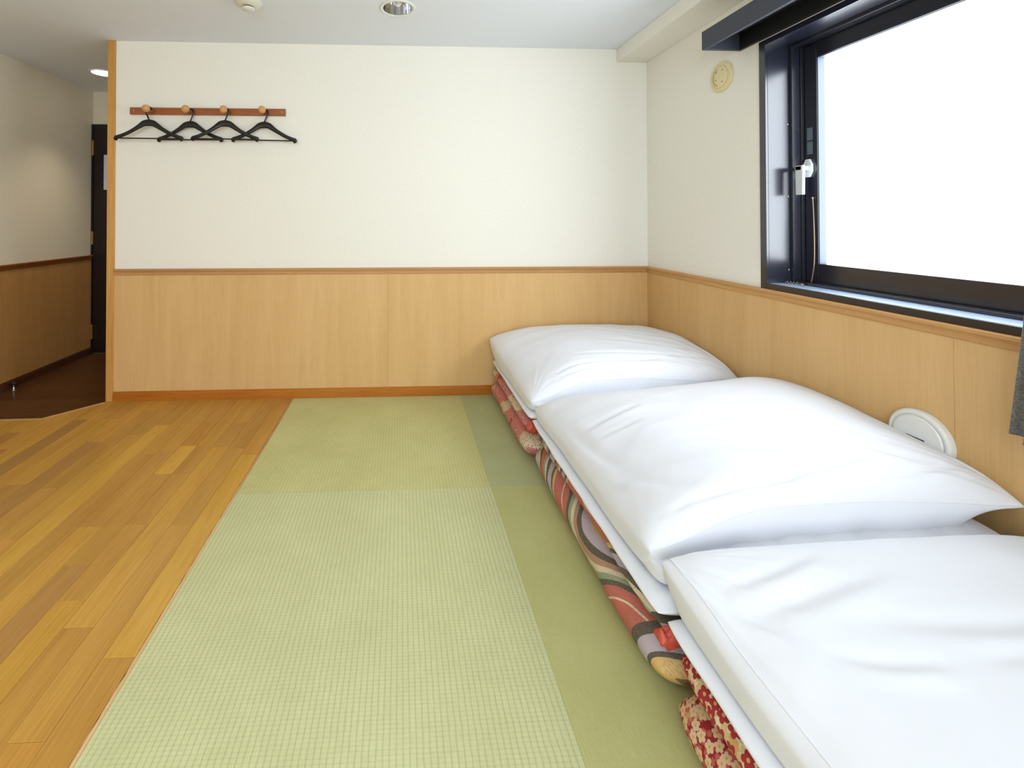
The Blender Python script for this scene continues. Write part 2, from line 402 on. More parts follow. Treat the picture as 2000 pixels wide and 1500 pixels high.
# nosing strips
def nosing(name, a, b, wdt, label):
    a, b = Vector(a), Vector(b); d = (b-a).normalized(); n = Vector((d.y, -d.x, 0))
    if n.y > 0: n = -n
    bm = bmesh.new(); q = [a, b, b+n*wdt, a+n*wdt]
    add_prism(bm, [(p.x, p.y) for p in q], 'Z', HF+.0005, .0012)
    return struct(bm_obj(name, bm, 'nosing_wood'), label, 'trim')
nosing('trim_4', (XL+.017, YE1-.012, 0), (XE, YE1, 0), .014, 'pale wood strip along the step down into the hallway')
nosing('trim_5', (XE, YE1, 0), (PX-.0005, YE0-.012, 0), .016, 'slanting pale wood strip from the post along the hallway step')
rnd = random.Random(7)
base_t = srgb(214, 158, 70)
TONES = {'D': (188, 144, 82), 'd': (199, 153, 78), 'm': (206, 160, 79), 'l': (213, 167, 80), 'y': (220, 175, 80), 'o': (208, 158, 76)}
PW = .0845
fixed = {0: [(-.10, 'd'), (-.70, 'o'), (-1.714, 'y'), (-2.3, 'm'), (-2.9, 'l')],
         1: [(-.64, 'd'), (-1.20, 'm'), (-1.9, 'm'), (-2.6, 'o')],
         2: [(-.35, 'm'), (-.62, 'd'), (-1.62, 'l'), (-2.2, 'm'), (-2.8, 'd')],
         3: [(-.30, 'm'), (-.60, 'l'), (-.85, 'd'), (-1.19, 'd'), (-1.525, 'm'), (-2.1, 'y'), (-2.8, 'm')],
         4: [(-.34, 'd'), (-.60, 'o'), (-.85, 'y'), (-1.19, 'd'), (-1.386, 'm'), (-2.05, 'D'), (-2.8, 'l')],
         5: [(-.28, 'm'), (-.65, 'm'), (-1.195, 'd'), (-1.9, 'l'), (-2.6, 'm')],
         6: [(-.22, 'l'), (-.67, 'l'), (-1.19, 'd'), (-1.75, 'm'), (-2.4, 'o')]}
XR = WT-.010
def clip_y(x):      # where the raised floor ends for a given x
    if x > PX: return -.0005
    if x > XE: return YE0-.012 + (YE1-YE0+.012)*(x-PX)/(XE-PX) - .017
    return YE1-.028
k = 0; xr = XR
while xr > XL+.02:
    xl = max(XR-.085-PW*k if k else XR-.085, XL+.017)
    if xl > xr-.01: break
    yt = -.0005
    pieces = list(fixed.get(k, []))
    y = pieces[-1][0] if pieces else -rnd.uniform(.1, .6)
    if not pieces: pieces.append((y, rnd.choice('mmlldoo')))
    while y > -4.2:
        y -= rnd.uniform(.35, .9); pieces.append((y, rnd.choice('Dddmmmllyoo')))
    pieces[-1] = (YN+.001, pieces[-1][1])
    for ye, tn in pieces:
        tl, tr_ = min(yt, clip_y(xl)), min(yt, clip_y(xr))
        if ye > min(tl, tr_)-.01: 
            continue
        g = .0004; rz = rnd.uniform(-.00025, .00025)
        bm = bmesh.new()
        pts = [(xl+g, ye+g), (xr-g, ye+g), (xr-g, tr_-g), (xl+g, tl-g)]
        if xl < PX-.001 < xr:
            pts = [(xl+g, ye+g), (xr-g, ye+g), (xr-g, tr_-g), (PX+.001, tr_-g), (PX+.001, min(yt, YE0-.018)-g), (xl+g, tl-g)]
        bmv = [bm.verts.new((p[0], p[1], -.012)) for p in pts]; tp = [bm.verts.new((p[0], p[1], rz-.0006)) for p in pts]
        tt = [bm.verts.new((p[0]+(.0006 if p[0] < (xl+xr)/2 else -.0006), p[1]+(.0006 if p[1] < (ye+yt)/2 else -.0006), rz)) for p in pts]
        n = len(pts); bm.faces.new(bmv[::-1]); bm.faces.new(tt)
        for i in range(n):
            j = (i+1) % n; bm.faces.new((bmv[i], bmv[j], tp[j], tp[i])); bm.faces.new((tp[i], tp[j], tt[j], tt[i]))
        o = bm_obj('plank', bm, 'plank_wood', fl)
        c = TONES[tn]; jit = rnd.uniform(.96, 1.04)
        o.color = srgb(*[min(255, q*jit) for q in c])
        yt = ye
    xr = xl; k += 1
# ragged strip between wood and tatami
bm = bmesh.new(); N = 260; ra = random.Random(3); prev = None
for i in range(N+1):
    y = -.018 + (YN+.02)*i/N*.62
    a = .0075 + .0055*noise.noise((i*.35, 0, 0)) + .001*ra.random(); b = .0035+.003*noise.noise((i*.4, 5, 0)); z = .0018+.0016*noise.noise((i*.5, 9, 0))
    row = [bm.verts.new(p) for p in ((WT-.010+.003*noise.noise((i*.25, 2, 0)), y, -.004), (WT-.004-a*.5, y, z), (WT-.002+b*.3, y, z*.9), (WT+.001, y, -.004))]
    if prev:
        for j in range(3): bm.faces.new((prev[j], prev[j+1], row[j+1], row[j]))
    prev = row
struct(bm_obj('trim_6', bm, 'trim_ragged', smooth=True), 'thin frayed light wood strip where the planks meet the tatami', 'trim')
# tatami mats
SX = -1.274; S1 = -1.018; S2 = -2.036
def mat_(x0, x1, y0, y1, m, label):
    bm = bmesh.new(); add_box(bm, x0+.0002, x1-.0002, y0-.0002, y1+.0002, -.012, 0, .0004)
    return tag(bm_obj('tatami_mat', bm, m), label, 'tatami mat')
mat_(WT+.0012, SX, -.0165, S1, 'tatami_far_left', 'borderless straw green tatami mat against the back wall, beside the plank floor')
mat_(SX, -.017, -.0165, S1, 'tatami_far_right', 'greyer green tatami mat in the far corner, mostly under the pink floral futon')
mat_(WT+.0012, SX, S1, S2, 'tatami_near_left', 'palest tatami mat with a clear check weave, in the near middle beside the planks')
mat_(SX, -.017, S1, S2, 'tatami_near_right', 'yellow green tatami mat beside and under the striped kimono print futon')
mat_(WT+.0012, SX, S2, -3.05, 'tatami_near_right', 'tatami mat nearest the viewer on the plank side, cut by the lower photo edge')
mat_(SX, -.017, S2, -3.05, 'tatami_near_left', 'tatami mat nearest the viewer under the red blossom futon')
mat_(WT+.0012, -.017, -3.05, YN, 'tatami_far_left', 'tatami mat behind the viewer along the near wall')

# ------------------------------------------------------------------ door at the end of the hall
dr = thing('door_1', (-3.95, HY, HF), 'dark brown hallway door with brass hinges', 'door', kind='structure')
def dbox(name, x0, x1, y0, y1, z0, z1, mat, par=dr, bev=0):
    o = box(name, x0-dr.location.x, x1-dr.location.x, y0-dr.location.y, y1-dr.location.y, z0-dr.location.z, z1-dr.location.z, mat, par, bev); return o
dbox('door_frame', XL+.001, XL+.016, HY-.022, HY-.001, HF, 2.004, 'door_dark')
dbox('door_frame', XL+.016, HX-.001, HY-.022, HY-.001, 1.985, 2.004, 'door_dark')
dbox('door_frame', HX-.03, HX-.001, HY-.022, HY-.001, HF, 1.985, 'door_dark')
dl = dbox('door_leaf', XL+.018, HX-.032, HY-.018, HY-.002, HF+.006, 1.982, 'door_dark', bev=.002)
for za, zb_ in ((1.722, 1.86), (.93, 1.05), (.09, .224)):
    bm = bmesh.new(); add_lathe(bm, [(.004, za), (.008, za+.004), (.008, zb_-.004), (.004, zb_)], 12, 'Z', (XL+.017, HY-.026, 0))
    add_box(bm, XL+.018, XL+.024, HY-.0205, HY-.0182, za+.01, zb_-.01)
    o = bm_obj('hinge', bm, 'brass', dr); o.location = -dr.location
tag(box('paper_notice', -4.312, -4.10, HY-.0195, HY-.0185, 1.419, 1.731, 'paper'), 'white paper notice taped on the dark hallway door', 'notice')

# door stop
ds = thing('door_stop', (-4.367, .321, HF), 'small chrome door stop with black rubber cap on the hallway floor', 'door stop')
bm = bmesh.new(); add_lathe(bm, [(.016, .0), (.016, .003), (.007, .006), (.007, .03), (.009, .034)], 20); bm_obj('stem', bm, 'chrome', ds, True)
bm = bmesh.new(); add_lathe(bm, [(.012, .034), (.017, .037), (.017, .052), (.014, .056)], 20); bm_obj('rubber_cap', bm, 'rubber_black', ds, True)

# ------------------------------------------------------------------ window
wn = thing('window_1', (0, -1.7, WZ0), 'black aluminium window with a single bright pane', 'window', kind='structure')
W0 = wn.location.copy()
def wobj(o): o.location = -W0 if not o.location.length else o.location - W0; return o
def wbox(name, x0, x1, y0, y1, z0, z1, mat='dark_aluminium', par=None, bev=.001):
    o = box(name, x0, x1, y0, y1, z0, z1, mat, par or wn, bev)
    if par is None: o.location = -W0
    return o
# casing + reveal, one L-shaped member each side
wbox('casing', -.006, .006, -.951, WY0, .838, 1.97); wbox('casing', -.006, .006, WY1, WY1-.03, .838, 1.97)
wbox('casing', -.006, .006, WY0, WY1, .838, WZ0); wbox('casing', -.006, .006, WY0, WY1, WZ1, 1.97)
wbox('reveal', .006, .2, -.9525, WY0, .84, 1.968); wbox('reveal', .006, .2, WY1, WY1-.028, .84, 1.968)
wbox('sill', .006, .2, WY0, WY1, .84, WZ0, 'sill_metal'); wbox('reveal', .006, .2, WY0, WY1, WZ1, 1.968)
# fixed frame
fx0, fx1 = .108, .2
wbox('frame', fx0, fx1, WY0-.0005, WY0-.014, WZ0, WZ1); wbox('frame', fx0, fx1, WY1+.016, WY1+.0005, WZ0, WZ1)
wbox('frame', fx0, fx1, WY0-.014, WY1+.016, WZ0, WZ0+.012); wbox('frame', fx0, fx1, WY0-.014, WY1+.016, WZ1-.014, WZ1)
wbox('frame_lip', .145, fx1, WY0-.0145, WY0-.022, WZ0+.012, WZ1-.014)
# sash
sx0, sx1 = .159, .199
GY0, GY1, GZ0, GZ1 = -1.067, -2.37, .958, 1.863
for a in (('sash', sx0, sx1, WY0-.0225, GY0, .8755, 1.930), ('sash', sx0, sx1, GY1, WY1+.0165, .8755, 1.930),
          ('sash', sx0, sx1, GY0, GY1, .8755, GZ0), ('sash', sx0, sx1, GY0, GY1, GZ1, 1.930)):
    wbox(*a, bev=.003)
wbox('gasket', .164, .1935, GY0-.0002, GY0-.002, GZ0, GZ1, 'white_gasket', bev=0); wbox('gasket', .164, .1935, GY0-.002, GY1, GZ1-.002, GZ1-.0002, 'white_gasket', bev=0)
o = wbox('glass_pane', .192, .196, GY0-.0002, GY1, GZ0, GZ1, 'window_glass', bev=0)
for za, zb_ in ((1.504, 1.560), (1.442, 1.498)): wbox('sticker', .1575, .1589, -1.020, -1.046, za, zb_, 'label_grey', bev=0)
for z in (1.585, 1.256, .923):
    bm = bmesh.new(); add_lathe(bm, [(.0035, .0), (.003, -.0015), (.001, -.002)], 10, 'Y', (.099, WY0, z)); o = bm_obj('screw', bm, 'screw_steel', wn, True); o.location = -W0
# lever handle: octagonal rose, neck and flat grip
HP = Vector((.159, -1.028, 1.380))
bm = bmesh.new()
oct_ = [(.022*math.cos(PI/8+k*PI/4)*1.0, .043*math.sin(PI/8+k*PI/4)) for k in range(8)]
add_prism(bm, oct_, 'X', -.010, 0)
hr = bm_obj('window_handle', bm, 'handle_white', wn); hr.location = HP - W0; plabel(hr, 'silver white lever handle')
bm = bmesh.new(); add_box(bm, -.044, -.009, -.010, .010, -.009, .009, .002); add_box(bm, -.060, -.043, -.024, .010, -.011, .009, .002); bm_obj('handle_neck', bm, 'handle_white', hr)
bm = bmesh.new(); add_prism(bm, [(-.030, .010), (.006, .010), (.004, -.118), (-.028, -.118)], 'X', -.060, -.048); bm_obj('lever', bm, 'handle_white', hr)
# ball chain lying down the sash
bm = bmesh.new(); chain = []
for i in range(66):
    f = i/65; z = 1.245 - .372*f; chain.append((.152-.004*f, -1.050-.008*math.sin(f*PI*.8) + .012*max(0, (f-.7)/.3)**2, z))
for p in chain: bmesh.ops.create_icosphere(bm, subdivisions=1, radius=.0031, matrix=Matrix.Translation(p))
add_box(bm, .149, .158, -1.052, -1.046, 1.243, 1.250, .001)
for j in range(9): bmesh.ops.create_icosphere(bm, subdivisions=1, radius=.0031, matrix=Matrix.Translation((.098-.002*j, -1.035+.006*j, WZ0+.0035+.004*(j % 2))))
add_box(bm, .088, .100, -1.045, -1.060, WZ0+.0005, WZ0+.007, .001)
o = bm_obj('ball_chain', bm, 'chain_metal', wn, True); o.location = -W0; o['kind'] = 'stuff'
# ------------------------------------------------------------------ pelmet and curtain
PY0, PY1 = -.832, -2.75
pm = thing('curtain_box', (0, -1.8, 1.976), 'long charcoal curtain box fixed to the wall above the window', 'curtain box')
def pbox(name, x0, x1, y0, y1, z0, z1, mat='pelmet_grey', bev=.0015):
    o = box(name, x0, x1, y0, y1, z0, z1, mat, pm, bev); o.location = -pm.location; return o
pbox('front_board', -.195, -.178, PY0, PY1, 1.976, 2.066); pbox('back_board', -.016, -.0005, PY0, PY1, 1.976, 2.066, 'black_inside')
pbox('end_board', -.178, -.016, PY0, PY0-.016, 1.976, 2.066); pbox('end_board', -.178, -.016, PY1+.016, PY1, 1.976, 2.066)
pbox('top_board', -.178, -.016, PY0-.016, PY1+.016, 2.052, 2.066, 'black_inside')
for x in (-.12, -.065): pbox('curtain_track', x-.008, x+.008, PY0-.03, PY1+.03, 2.038, 2.0518, 'black_inside')
bm = bmesh.new(); nf, nz = 120, 30; rows = []
for j in range(nz+1):
    f = j/nz; z = 2.035 + (.598-2.035)*f; row = []
    ylead = -1.962 + (.115)*f**1.3; yend = -2.42
    for i in range(nf+1):
        g = i/nf; y = ylead + (yend-ylead)*g; x = -.098 + (.014+.016*f)*math.sin(g*PI*2*6.0+.6) - .012*f
        row.append((x, y, z - .008*g*f))
    rows.append(row)
fv = [[bm.verts.new(p) for p in r] for r in rows]
for j in range(nz):
    for i in range(nf): bm.faces.new((fv[j][i], fv[j][i+1], fv[j+1][i+1], fv[j+1][i]))
cu = bm_obj('curtain', bm, 'curtain_cloth', None, True)
sm = cu.modifiers.new('thick', 'SOLIDIFY'); sm.thickness = .003
tag(cu, 'grey slubbed curtain gathered at the right edge of the window', 'curtain')

# ------------------------------------------------------------------ round wall fittings
v1 = thing('wall_vent', (-.0005, -.709, 1.889), 'round cream plastic vent on the wall left of the window', 'vent')
bm = bmesh.new(); add_lathe(bm, [(.074, 0), (.077, -.004), (.075, -.010), (.060, -.013), (.058, -.0105)], 48, 'X'); bm_obj('rim', bm, 'cream_plastic', v1, True, angle=35)
bm = bmesh.new(); add_lathe(bm, [(.055, -.0106), (.055, -.0135), (.052, -.0155), (.030, -.017)], 48, 'X'); bm_obj('cover', bm, 'cream_plastic', v1, True, angle=35)
for a in range(115, 250, 12):
    r = math.radians(a); box('mark', -.0176, -.0160, -.044*math.cos(r)-.002, -.044*math.cos(r)+.002, .044*math.sin(r)-.0025, .044*math.sin(r)+.0025, 'cream_marks', v1)
for yy, zz in ((.022, .03), (-.022, .03), (.024, -.012), (-.02, -.03)):
    box('mark', -.0180, -.0160, yy-.004, yy+.004, zz-.003, zz+.003, 'cream_marks', v1)
v2 = thing('wall_vent', (-.0065, -1.585, .458), 'round white vent cap low on the wood wainscot behind the bedding', 'vent')
bm = bmesh.new(); add_lathe(bm, [(.087, 0), (.0885, -.006), (.086, -.016), (.080, -.021), (.074, -.021), (.0725, -.017)], 64, 'X'); bm_obj('rim', bm, 'white_plastic', v2, True, angle=35)
bm = bmesh.new(); add_lathe(bm, [(.0695, -.015), (.0695, -.020), (.066, -.0235), (.045, -.026), (.02, -.0268)], 64, 'X'); bm_obj('cover', bm, 'white_plastic', v2, True, angle=35)
bm = bmesh.new(); add_box(bm, -.0285, -.0262, -.025, .025, -.004, .004, .0008); bm_obj('slot', bm, 'dark_gap', v2)
# smoke detector
sd = thing('smoke_detector', (-2.463, -.565, CEIL), 'round off-white smoke detector on the ceiling above the coat rack', 'smoke detector')
bm = bmesh.new(); add_lathe(bm, [(.070, 0), (.072, -.006), (.069, -.013), (.058, -.020), (.048, -.026), (.036, -.030)], 48); bm_obj('base', bm, 'offwhite_plastic', sd, True)
bm = bmesh.new(); add_lathe(bm, [(.027, -.030), (.027, -.036)], 32); bm_obj('collar', bm, 'dark_gap', sd, True)
bm = bmesh.new(); add_lathe(bm, [(.031, -.0362), (.033, -.040), (.031, -.046), (.022, -.050), (.006, -.051)], 32); bm_obj('sensor_head', bm, 'offwhite_plastic', sd, True)
# downlights
def downlight(x, y, R, label, lit):
    t_ = thing('downlight', (x, y, CEIL), label, 'ceiling light')
    bm = bmesh.new(); n = 48
    rings = []
    for r, z in ((R, -.0003), (R, -.003), (R-.004, -.005), (R-.016, -.005), (R-.019, -.0015)):
        rings.append([bm.verts.new((r*math.cos(2*PI*i/n), r*math.sin(2*PI*i/n), z)) for i in range(n)])
    for A, B in zip(rings, rings[1:]):
        for i in range(n): bm.faces.new((A[i], A[(i+1) % n], B[(i+1) % n], B[i]))
    bm_obj('trim_ring', bm, 'white_plastic', t_, True)
    if lit:
        bm = bmesh.new(); add_lathe(bm, [(R-.018, -.0008), (R-.018, -.003), (R-.03, -.0045)], n); bm_obj('lens', bm, 'lamp_lit', t_, True)
    else:
        bm = bmesh.new(); rings = []
        for k_ in range(9):
            f = k_/8; r = (R-.019)*math.cos(f*PI/2*.80); z = -.0015 + .085*math.sin(f*PI/2)
            rings.append([bm.verts.new(((r+(.0012 if i % 4 < 2 else -.0012))*math.cos(2*PI*i/n), (r+(.0012 if i % 4 < 2 else -.0012))*math.sin(2*PI*i/n), z)) for i in range(n)])
        for A, B in zip(rings, rings[1:]):
            for i in range(n): bm.faces.new((A[i], A[(i+1) % n], B[(i+1) % n], B[i]))
        bm.faces.new(rings[-1]); bm_obj('reflector', bm, 'chrome', t_, True)
        bm = bmesh.new(); add_lathe(bm, [(.012, .080), (.017, .070), (.024, .045), (.024, .030), (.015, .016), (.004, .012)], 24); bm_obj('bulb', bm, 'white_plastic', t_, True)
    return t_
downlight(-1.679, -.522, .098, 'unlit round ceiling downlight with a chrome reflector above the back wall', False)
downlight(-3.985, .648, .098, 'glowing round downlight in the hallway ceiling beside the post', True)
# hole in the ceiling for the unlit downlight
cut = bmesh.new(); add_lathe(cut, [(.086, CEIL-.01), (.086, CEIL+.095)], 48, 'Z', (-1.679, -.522, 0))
co = bm_obj('cutter', cut, 'ceiling_paint')
bo = ce.modifiers.new('hole', 'BOOLEAN'); bo.object = co; bo.operation = 'DIFFERENCE'; bo.solver = 'EXACT'
bpy.context.view_layer.update()
me = bpy.data.meshes.new_from_object(ce.evaluated_get(bpy.context.evaluated_depsgraph_get()))
ce.modifiers.clear(); ce.data = me; bpy.data.objects.remove(co)

# ------------------------------------------------------------------ coat rack and hangers
rk = thing('coat_rack', (-2.90, -.001, 1.847), 'reddish wooden peg board with four round knobs on the back wall', 'coat rack')
bm = bmesh.new(); add_box(bm, -.490, .490, -.018, 0, -.0225, .0225, .0015); bm_obj('board', bm, 'rack_wood', rk)
for x in (-.465, .468):
    bm = bmesh.new(); add_lathe(bm, [(.0045, -.018), (.004, -.0195), (.0015, -.020)], 12, 'Y', (x, 0, .001)); bm_obj('screw', bm, 'screw_steel', rk, True)
PEGS = [-3.243, -3.003, -2.771, -2.534]
for i, px in enumerate(PEGS):
    x = px+2.90; bm = bmesh.new()
    add_lathe(bm, [(.012, -.018), (.009, -.024), (.0075, -.034), (.0075, -.078), (.010, -.086)], 20, 'Y', (x, 0, -.004))
    pg = bm_obj('peg', bm, 'rack_wood', rk, True)
    bm = bmesh.new(); add_lathe(bm, [(.010, -.080), (.019, -.085), (.0235, -.095), (.0235, -.104), (.019, -.114), (.011, -.120), (.004, -.1215)], 24, 'Y', (x, 0, -.004)); bm_obj('knob', bm, 'knob_wood', pg, True)
def hanger(label, side):
    """black plastic clothes hanger, 42 cm; origin at the top of the peg it hangs from; side +1: hook leans right"""
    h = thing('clothes_hanger', (0, 0, 0), label, 'hanger', 'black hangers on the peg board')
    N = 41; pts = []; rad = []
    for i in range(N):
        s = -1 + 2*i/(N-1); a = abs(s)
        x = s*.205
        # flat crown, concave shoulder, drop at the tips
        if a < .16: z = -.095 - .006*(a/.16)**2
        else:
            q = (a-.16)/.84; z = -.101 - .084*(1-(1-q)**1.5) - .003*q
        if a > .965: z -= (a-.965)*.35
        pts.append((x, -.004*math.cos(s*PI/2), z)); hh = .0115 + .0095*math.exp(-(a/.28)**2); rad.append((hh if a < .97 else .0075, .0048 + .0042*a))
    bm = bmesh.new(); add_tube(bm, pts, rad, 12)
    bm_obj('shoulders', bm, 'black_plastic', h, True)
    bm = bmesh.new(); add_tube(bm, [(-.200, 0, -.194), (-.195, 0, -.193), (.195, 0, -.193), (.200, 0, -.194)], .0042, 10)
    for s in (-1, 1):
        add_tube(bm, [(s*.202, 0, -.182), (s*.206, 0, -.192), (s*.202, 0, -.204), (s*.192, 0, -.206), (s*.188, 0, -.197)], .0042, 8)
    bm_obj('trouser_bar', bm, 'black_plastic', h, True)
    hp = [(.0*side, 0, -.075), (.010*side, 0, -.050), (.0205*side, 0, -.024), (.0195*side, 0, -.010), (.013*side, 0, -.001), (.002*side, 0, .0035), (-.009*side, 0, .0005), (-.0145*side, 0, -.008), (-.0155*side, 0, -.016)]
    cv = []
    for i in range(len(hp)-1):      # resample smoothly
        p0 = Vector(hp[max(i-1, 0)]); p1 = Vector(hp[i]); p2 = Vector(hp[i+1]); p3 = Vector(hp[min(i+2, len(hp)-1)])
        for q in (0, .34, .67): cv.append(.5*((2*p1)+(p2-p0)*q+(2*p0-5*p1+4*p2-p3)*q*q+(-p0+3*p1-3*p2+p3)*q**3))
    cv.append(Vector(hp[-1]))
    bm = bmesh.new(); add_tube(bm, cv, .0052, 10, flat=.6)
    bm_obj('hook', bm, 'black_plastic', h, True)
    return h
HZ = 1.847-.004+.0115
specs = [(-1, -.072, 2, .0, 'black hanger on the leftmost knob, its tip over the wooden post', -3.240),
         (1, -.036, -1.5, .0, 'glossy black hanger on the second knob, half behind its neighbours', -3.003),
         (1, -.072, 2, .0, 'black hanger on the third knob, overlapping both its neighbours', -2.771),
         (1, -.036, -1.5, 1.0, 'black hanger on the rightmost knob, tilted a little to the right', -2.536)]
for sd_, y, yaw, tilt, lab, px in specs:
    h = hanger(lab, sd_); h.location = (px, y, HZ); h.rotation_euler = (0, math.radians(tilt), math.radians(yaw))

# ------------------------------------------------------------------ bedding
def smooth(a, b, x):
    t_ = min(1, max(0, (x-a)/(b-a))); return t_*t_*(3-2*t_)
def edge_params(n, p=1.0):
    out = []
    for i in range(n+1):
        a = i/n; c = .5-.5*math.cos(PI*a); out.append(c*.72 + a*.28 if p == 1 else c)
    return out
def lobe(bmdata, xf, yf, rim, up, dn, nu, nv, eu, ev, floor=None, disp=None, corner=.05, cm=10, uvoff=(0, 0)):
    """closed cushion: xf(u,v), yf(u,v) plan; rim(u,v) height of the seam; up/dn bulge heights"""
    V, F, UV = bmdata; U = edge_params(nu, 0); W = edge_params(nv, 0)
    def T(a, e): return max(0, 1-abs(2*a-1)**e)**.5
    top = {}; bot = {}
    for i, u in enumerate(U):
        for j, v in enumerate(W):
            su, sv = 2*u-1, 2*v-1
            uu = .5+.5*su*(1-corner*abs(sv)**cm); vv = .5+.5*sv*(1-corner*abs(su)**cm)
            x, y = xf(uu, vv), yf(uu, vv); z = rim(u, v); k = T(u, eu)*T(v, ev)
            zt = z + up(u, v)*k
            if disp: zt += disp(x, y, u, v)*min(1, k*1.5)
            zb_ = z - dn(u, v)*k
            if floor is not None: zb_ = max(zb_, min(z, floor))
            top[i, j] = len(V); V.append((x, y, zt)); UV.append(None)
            if i in (0, nu) or j in (0, nv): bot[i, j] = top[i, j]
            else: bot[i, j] = len(V); V.append((x, y, min(zb_, zt-.0005))); UV.append(None)
    # uv: arc length around the left rim
    for j in range(nv+1):
        yv = V[top[nu//2, j]][1]; s = 0
        for i in range(nu+1):
            if i: s += (Vector(V[top[i, j]])-Vector(V[top[i-1, j]])).length
            UV[top[i, j]] = (-yv+uvoff[0], s+uvoff[1])
        s = 0
        for i in range(1, nu+1):
            s += (Vector(V[bot[i, j]])-Vector(V[bot[i-1, j]])).length
            if bot[i, j] != top[i, j]: UV[bot[i, j]] = (-yv+uvoff[0], -s+uvoff[1])
    for i in range(nu):
        for j in range(nv):
            F.append((top[i, j], top[i, j+1], top[i+1, j+1], top[i+1, j]))
            q = (bot[i, j], bot[i+1, j], bot[i+1, j+1], bot[i, j+1])
            F.append(q)
    return top, U, W
# --- patterned futons folded in two lobes
def futon(name, label, mats, y0, y1, xl, zt, split, seed, xr=-.03, tuck=.0):
    root = thing(name, ((xl+xr)/2, (y0+y1)/2, 0), label, 'futon')
    def mk(nm, za, zb_, mat, xo, uo, e0, e1):
        D = ([], [], []); L = abs(y1-y0)
        def xf(u, v):
            y = y0+(y1-y0)*v
            wob = .009*noise.noise((y*5+seed, za*9, 1)) + .003*noise.noise((y*23+seed, za*9, 4))
            return xl+xo+(xr-xl-xo)*u + (wob)*(1-u)
        def yf(u, v): return (y0+e0)+((y1-e1)-(y0+e0))*v
        zm = lambda u, v: (za+zb_)/2 + .003*noise.noise((v*6+seed, u*3, 7))
        hh = (zb_-za)/2
        lobe(D, xf, yf, zm, lambda u, v: hh, lambda u, v: hh+.002, 70, 110, 9, 10, floor=za+.0006,
             disp=lambda x, y, u, v: .004*noise.noise((x*9, y*9+seed, 3))-.003 if u < .5 else -.003, corner=.04, cm=14, uvoff=(seed*.37, uo))
        o = mesh_obj(nm, D[0], D[1], mat, root, True, D[2]); o.location = -root.location; return o
    mk('lower_fold', 0, split+.002, mats[0], 0, 0, 0, 0)
    mk('upper_fold', split+.004, zt, mats[1], .008+tuck, .31, .004, .008)
    return root
futons = []
futons.append(futon('futon', 'pink and red small floral futon folded under the far bedding stack', ('print_pink_floral', 'print_pink_floral'), -.026, -.860, -1.083, .207, .135, 1.0))
futons.append(futon('futon', 'futon with swooping coral, lavender and black kimono bands, under the middle stack', ('print_band_waves', 'print_band_waves'), -.878, -1.908, -1.062, .205, .145, 2.3, tuck=.008))
futon('futon', 'red and cream cherry blossom print futon under the nearest bedding stack', ('print_red_blossom', 'print_cream_blossom'), -1.932, -2.80, -1.060, .208, .122, 3.7, tuck=.004)
# --- bunched coral lining showing at the fold ends
def tuft(parent, x0, x1, y0, y1, z0, z1, seed):
    D = ([], [], [])
    lobe(D, lambda u, v: x0+(x1-x0)*u, lambda u, v: y0+(y1-y0)*v, lambda u, v: (z0+z1)/2+.008*noise.noise((u*5, v*5, seed)),
         lambda u, v: (z1-z0)/2*(1+.6*noise.noise((u*6, v*6, seed))), lambda u, v: (z1-z0)/2*(1+.5*noise.noise((u*6, v*6, seed+4))), 22, 22, 2.5, 2.5)
    o = mesh_obj('bunched_lining', D[0], D[1], 'coral_lining', parent, True); o.location = -parent.location
    return plabel(o, 'bunched coral red lining')
plain('coral_lining', srgb(190, 76, 60), .5)
tuft(futons[0], -1.076, -1.00, -.852, -.884, .155, .203, 1)
tuft(futons[1], -1.070, -.99, -1.900, -1.934, .165, .203, 5)
# --- white sheets (folded pads) between futon and duvet
def sheet(label, y0, y1, xl, z0, z1, seed, rag):
    D = ([], [], [])
    def xf(u, v):
        y = y0+(y1-y0)*v
        return xl+(-.05-xl)*u+(.006*noise.noise((y*7, seed, 0)))*(1-u)
    def yf(u, v): return y0+(y1-y0)*v
    def dsp(x, y, u, v):
        f = smooth(.80, 1, v)*rag
        return .006*f*noise.noise((x*45, y*14, seed)) + .002*noise.noise((x*6, y*6, seed))-.002
    lobe(D, xf, yf, lambda u, v: (z0+z1)/2, lambda u, v: (z1-z0)/2, lambda u, v: (z1-z0)/2, 80, 90, 22, 26, floor=z0, disp=dsp, corner=.012, cm=16)
    o = mesh_obj('folded_sheet', D[0], D[1], 'white_cotton', None, True)
    return tag(o, label, 'bed sheet')
sheet('white folded sheet between the pink floral futon and the far duvet', -.03, -.874, -1.066, .2085, .246, 1, .3)
sheet('white folded sheet between the kimono band futon and the middle duvet', -.886, -1.905, -1.062, .2065, .242, 2, 1.)
sheet('white folded sheet between the blossom futon and the nearest duvet', -1.920, -2.79, -1.056, .2095, .243, 3, .2)
